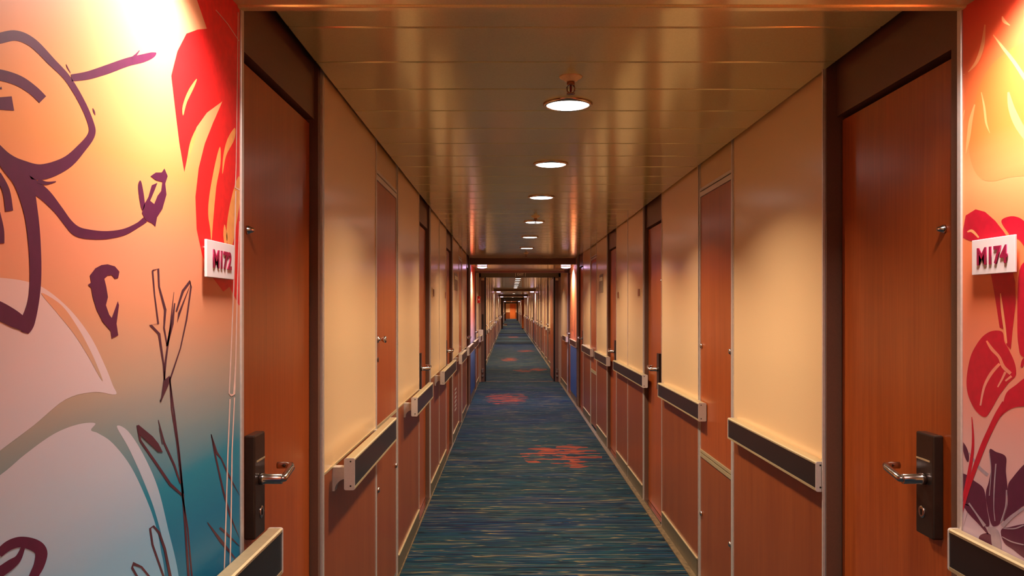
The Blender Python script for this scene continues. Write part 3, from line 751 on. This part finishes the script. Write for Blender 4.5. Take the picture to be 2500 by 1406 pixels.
# ------------------------------------------------------------------ fire door frames
def fire_frame(y, full=True, idx=0):
    r = struct_root('door_%d' % (90+idx), (0.2, y, 0))
    pw = 0.10
    L, R = WL, WR
    top = 2.038
    mb = MB()
    mb.box(L-0.1, L+0.045, y-0.06, y+0.10, 0, 2.30, 'fire_paint'); mb.box(R-0.045, R+0.1, y-0.06, y+0.10, 0, 2.30, 'fire_paint')
    mb.box(L+0.045, L+0.112, y-0.04, y+0.10, 0, 2.03, 'bronze'); mb.box(R-0.112, R-0.045, y-0.04, y+0.10, 0, 2.03, 'bronze')
    mb.box(L+0.112, L+0.140, y-0.02, y+0.10, 0, top, 'black'); mb.box(R-0.140, R-0.112, y-0.02, y+0.10, 0, top, 'black')
    mb.box(L, R, y-0.06, y+0.10, top, 2.30, 'header_paint'); mb.box(L+0.05, R-0.05, y-0.065, y-0.05, top, top+0.006, 'black')
    mb.build('door_frame', None, r)
    if full:
        for x in (L+0.078, R-0.078):
            MB().box(x-0.028, x+0.028, y-0.046, y-0.04, 1.975, 2.02).build('closer_plate', 'alu_warm', r)
            mb = MB()
            for z in (0.12, 0.20, 0.24): mb.lathe([(0.020, -0.03), (0.024, -0.02), (0.020, 0)], (x, y-0.04, z), 'y', 14)
            mb.build('hold_magnet', 'chrome', r)
        lf = MB().box(R-0.135, R-0.075, y+0.11, y+1.35, 0.02, 2.02).build('door_leaf', 'door_wood', r)
        MB().box(R-0.138, R-0.074, y+0.104, y+0.11, 0.02, 2.02).build('leaf_edge', 'black', r)
        MB().box(R-0.115, R-0.095, y+0.098, y+0.104, 1.66, 1.72).build('leaf_latch', 'red', r)
        MB().box(L+0.065, L+0.095, y-0.05, y-0.042, 0.85, 1.32).build('push_plate', 'black', r)
    return r
fire_frame(16.0, True, 1)
es = struct  # (exit sign is a thing standing on the header)
r = thing('exit_sign', 'small EXIT lettering centred on the fire door header', 'sign', (0.22, 15.93, 2.05))
put_text(text_mesh('EXIT', 0.060, 1.05, 0.002, 0.0008), 'lettering', 'exit_sign', 1, 0.212, 15.935, 2.090, r, True)
MB().box(0.112, 0.120, 15.930, 15.938, 2.050, 2.138).build('side_bar', 'exit_sign', r)
MB().box(0.304, 0.312, 15.930, 15.938, 2.050, 2.138).build('side_bar', 'exit_sign', r)
# header beam at the end of the alcove ceiling
struct(MB().box(WL, WR, 14.085, 14.20, 2.045, 2.30, 'bronze').build('trim_8'))
fire_frame(58.0, False, 2); fire_frame(97.4, False, 3)

# ------------------------------------------------------------------ lamps
def downlight(x, y, z, power, col, label, group, R=0.090, near=False, rot=None):
    r = thing('ceiling_downlight', label, 'ceiling light', (x, y, z), group)
    n = 48 if near else 20
    # ring: flange with an open middle
    mb = MB(); i = 0
    prof = [(R, 0.001), (R, -0.004), (R-0.004, -0.008), (R-0.010, -0.010), (R-0.013, -0.007), (R-0.013, 0.012)]
    rings = []
    for rr, h in prof:
        rings.append([mb.bm.verts.new((x+rr*math.cos(2*math.pi*k/n), y+rr*math.sin(2*math.pi*k/n), z+h)) for k in range(n)])
    fs = []
    for a, b_ in zip(rings, rings[1:]):
        for k in range(n):
            f = mb.bm.faces.new((a[k], a[(k+1) % n], b_[(k+1) % n], b_[k])); f.smooth = True; fs.append(f)
    bmesh.ops.recalc_face_normals(mb.bm, faces=fs)
    mb.build('trim_ring', 'trim_ring', r)
    bowl = col[2] > 0.9
    MB().lathe([(R-0.013, -0.004), (R-0.018, -0.018), (R-0.030, -0.027), (R*0.4, -0.031)] if bowl else [(R-0.013, -0.004), (R-0.020, -0.009), (R*0.5, -0.0105)], (x, y, z), 'z', n).build('lens', 'lens_violet' if bowl else 'lens', r)
    ld = bpy.data.lights.new('lamp', 'AREA'); ld.shape = 'DISK'; ld.size = 2*(R-0.02) if not col[2] > 0.9 else 2*(R-0.045); ld.energy = power; ld.color = col
    ld.spread = math.radians(150 if col[2] > 0.9 else (134 if group[0] == 'p' else 128))
    lo = bpy.data.objects.new('lamp', ld); C.objects.link(lo); lo.parent = r; lo.matrix_parent_inverse = wm(r).inverted()
    lo.location = (x, y, z-(0.033 if bowl else 0.0115))
    return r
YS = [2.98, 4.21, 5.46, 7.02, 8.50, 10.05]
for i, y in enumerate(YS):
    downlight(0.212, y, ZC, CORRIDOR_POWER, CORRIDOR_COL, '%s round downlight along the corridor ceiling, counting from the camera' % ORD[i], 'corridor downlights before the fire door', near=i < 4)
for i, y in enumerate([17.3, 20.2, 21.4, 22.85, 24.3, 26.0, 27.7, 29.4]):  # first lamp is an added one, lighting the stretch past the fire door
    downlight(0.212, y, ZC, CORRIDOR_POWER*1.2, CORRIDOR_COL, '%s small downlight beyond the fire door opening, counting from it' % ORD[i], 'corridor downlights beyond the fire door')
for i, (a, c) in enumerate(ZONES):
    for s, x in ((-1, -0.425), (1, 0.872)):
        y = a+0.52 if i else (1.36 if s < 0 else 1.50)
        lab = {0: '%s wall downlight over the near mural, just out of the top of the photo', 1: '%s violet-rimmed downlight in the lowered ceiling before the fire door'}.get(i, '%s alcove downlight in the ' + ORD[max(0, i-2)] + ' lowered ceiling beyond the fire door') % SIDE[s]
        downlight(x, y, ZLOW, FAR_ALCOVE_POWER if i else ALCOVE_POWER, FAR_ALCOVE_COL if i else ALCOVE_COL, lab, 'paired downlights in the lowered ceilings' )
for y in (36.5, 40.5, 50, 54.5, 64, 68.5, 80, 86, 92, 104, 109, 112.6):  # last lamp added to brighten the end wall
    downlight(0.212, y, ZC, CORRIDOR_POWER*3, CORRIDOR_COL, 'tiny distant downlight far down the corridor ceiling', 'tiny distant downlights far down the corridor')
downlight(0.212, 15.15, ZC, CORRIDOR_POWER, (1.0, 0.84, 0.76), 'added downlight hidden above the fire door lobby', 'added fire door lobby downlight')  # unseen lamp added to brighten the lobby panels and sill
for y in (-2.2, -1.0):  # unseen lamps added to light the near end
    downlight(0.212, y, ZC, CORRIDOR_POWER, CORRIDOR_COL, 'added unseen downlight behind the camera', 'added unseen downlights behind the camera')

def sprinkler(x, y, label):
    r = thing('sprinkler_head', label, 'sprinkler', (x, y, ZC))
    MB().lathe([(0.038, 0.0), (0.036, -0.003), (0.026, -0.008), (0.020, -0.014), (0.012, -0.016)], (x, y, ZC), 'z', 28).build('escutcheon', 'cup', r)
    b = MB().lathe([(0.012, -0.014), (0.013, -0.020), (0.013, -0.026), (0.009, -0.028)], (x, y, ZC), 'z', 16)
    for sx in (-1, 1): b.tube([(x+sx*0.008, y, ZC-0.026), (x+sx*0.0125, y, ZC-0.034), (x+sx*0.0115, y, ZC-0.046), (x+sx*0.004, y, ZC-0.052)], 0.0022, 8)
    b.lathe([(0.004, -0.050), (0.014, -0.053), (0.013, -0.056)], (x, y, ZC), 'z', 16)
    b.build('frame_body', 'sprinkler_metal', r)
    MB().lathe([(0.002, -0.027), (0.0035, -0.032), (0.0035, -0.045), (0.002, -0.051)], (x, y, ZC), 'z', 10).build('glass_bulb', 'bulb_red', r)
sprinkler(0.197, 2.635, 'brass sprinkler head in front of the nearest downlight')
sprinkler(0.210, 6.62, 'small sprinkler head beside the fourth downlight')
sprinkler(0.222, 11.0, 'tiny sprinkler head just before the lowered ceiling')
sprinkler(0.21, 34.9, 'distant sprinkler head beyond the first far lowered ceiling')

# ------------------------------------------------------------------ the long far corridor
def stretch(s, y, y1, k0):
    """repeating wall rhythm between two alcoves"""
    seq = [('p', 1.05), ('d', 0.80), ('p', 0.85), ('p', 0.85), ('d', 0.80), ('p', 1.05), ('l', 0.68), ('p', 1.05)]
    k = 0; prev_p = None; n = 0
    while y < y1 - 0.5:
        t, wd = seq[k % len(seq)]; k += 1
        if y1 - (y+wd) < 0.45: wd = y1 - y; t = 'p' if t != 'd' else t
        e = y + wd
        if t == 'p':
            panel(s, y+0.003, e-0.003); n += 1
            if n % 3 != 2: rails_far.append((s, y+0.10, e-0.10))
        elif t == 'd': cabin_door(s, y+0.003, e-0.003)
        else: lockers_far.append((s, y+0.003, e-0.003))
        y = e
rails_far, lockers_far = [], []
for s in (-1, 1):
    stretch(s, 17.40 if s > 0 else 16.12, 31.18, 0)
    if s > 0: panel(s, 16.12, 17.39)
    for (a, c), nx in zip(ZONES[2:], [44.5, 58.6, 74.0, 98, Y_END]):
        panel(s, a+0.01, c-0.01)
        stretch(s, c, nx-0.02, 0)
cnt = {-1: 0, 1: 0}
for s, a, c in rails_far:
    k = cnt[s]; cnt[s] += 1
    if k < 24: rail(s, a, c, '%s distant handrail on the %s wall counting from the fire door' % (ORD[k], SIDE[s]))
    else: rail(s, a, c, 'tiny handrail on the %s wall at the far end of the corridor' % SIDE[s], group='tiny %s handrails at the far end' % SIDE[s])
cnt = {-1: 0, 1: 0}
for s, a, c in lockers_far:
    k = cnt[s]; cnt[s] += 1
    locker(s, a, c, '%s distant locker on the %s wall counting from the fire door' % (ORD[k], SIDE[s]), 0.888 if s < 0 else 0.688)
# end wall
e = struct_root('wall_end', (0.2, Y_END, 0))
MB().box(WL-0.1, WR+0.1, Y_END, Y_END+0.1, 0.9, 2.3).build('upper_panel', 'cream', e)
MB().box(WL-0.1, WR+0.1, Y_END, Y_END+0.1, 0.0, 0.9).build('dado_panel', 'dado_wood', e)
r = struct_root('door_80', (0.35, Y_END, 0))
MB().box(0.05, 0.85, Y_END-0.06, Y_END, 0.0, 2.05).build('door_leaf', 'orange_door', r)
# open orange door leaf standing out of the right wall far away
r = thing('open_door', 'orange wooden door leaf standing open far along the right wall', 'door', (0.95, 57.2, 0))
MB().box(0.855, 0.99, 57.1, 57.15, 0.05, 2.05).build('door_leaf', 'orange_door', r)
MB().box(0.87, 0.89, 57.03, 57.10, 0.98, 1.02).build('door_handle', 'chrome', r)
# tray left on the floor
r = thing('room_service_tray', 'pale tray with a dark cloth on the floor by the far left wall', 'tray', (-0.42, 68, 0))
MB().box(-0.57, -0.22, 67.7, 68.3, 0.004, 0.05, None, 0.01).build('tray', 'towel', r)
MB().box(-0.50, -0.18, 67.9, 68.2, 0.05, 0.16, None, 0.03).build('folded_cloth', 'brown_cloth', r)
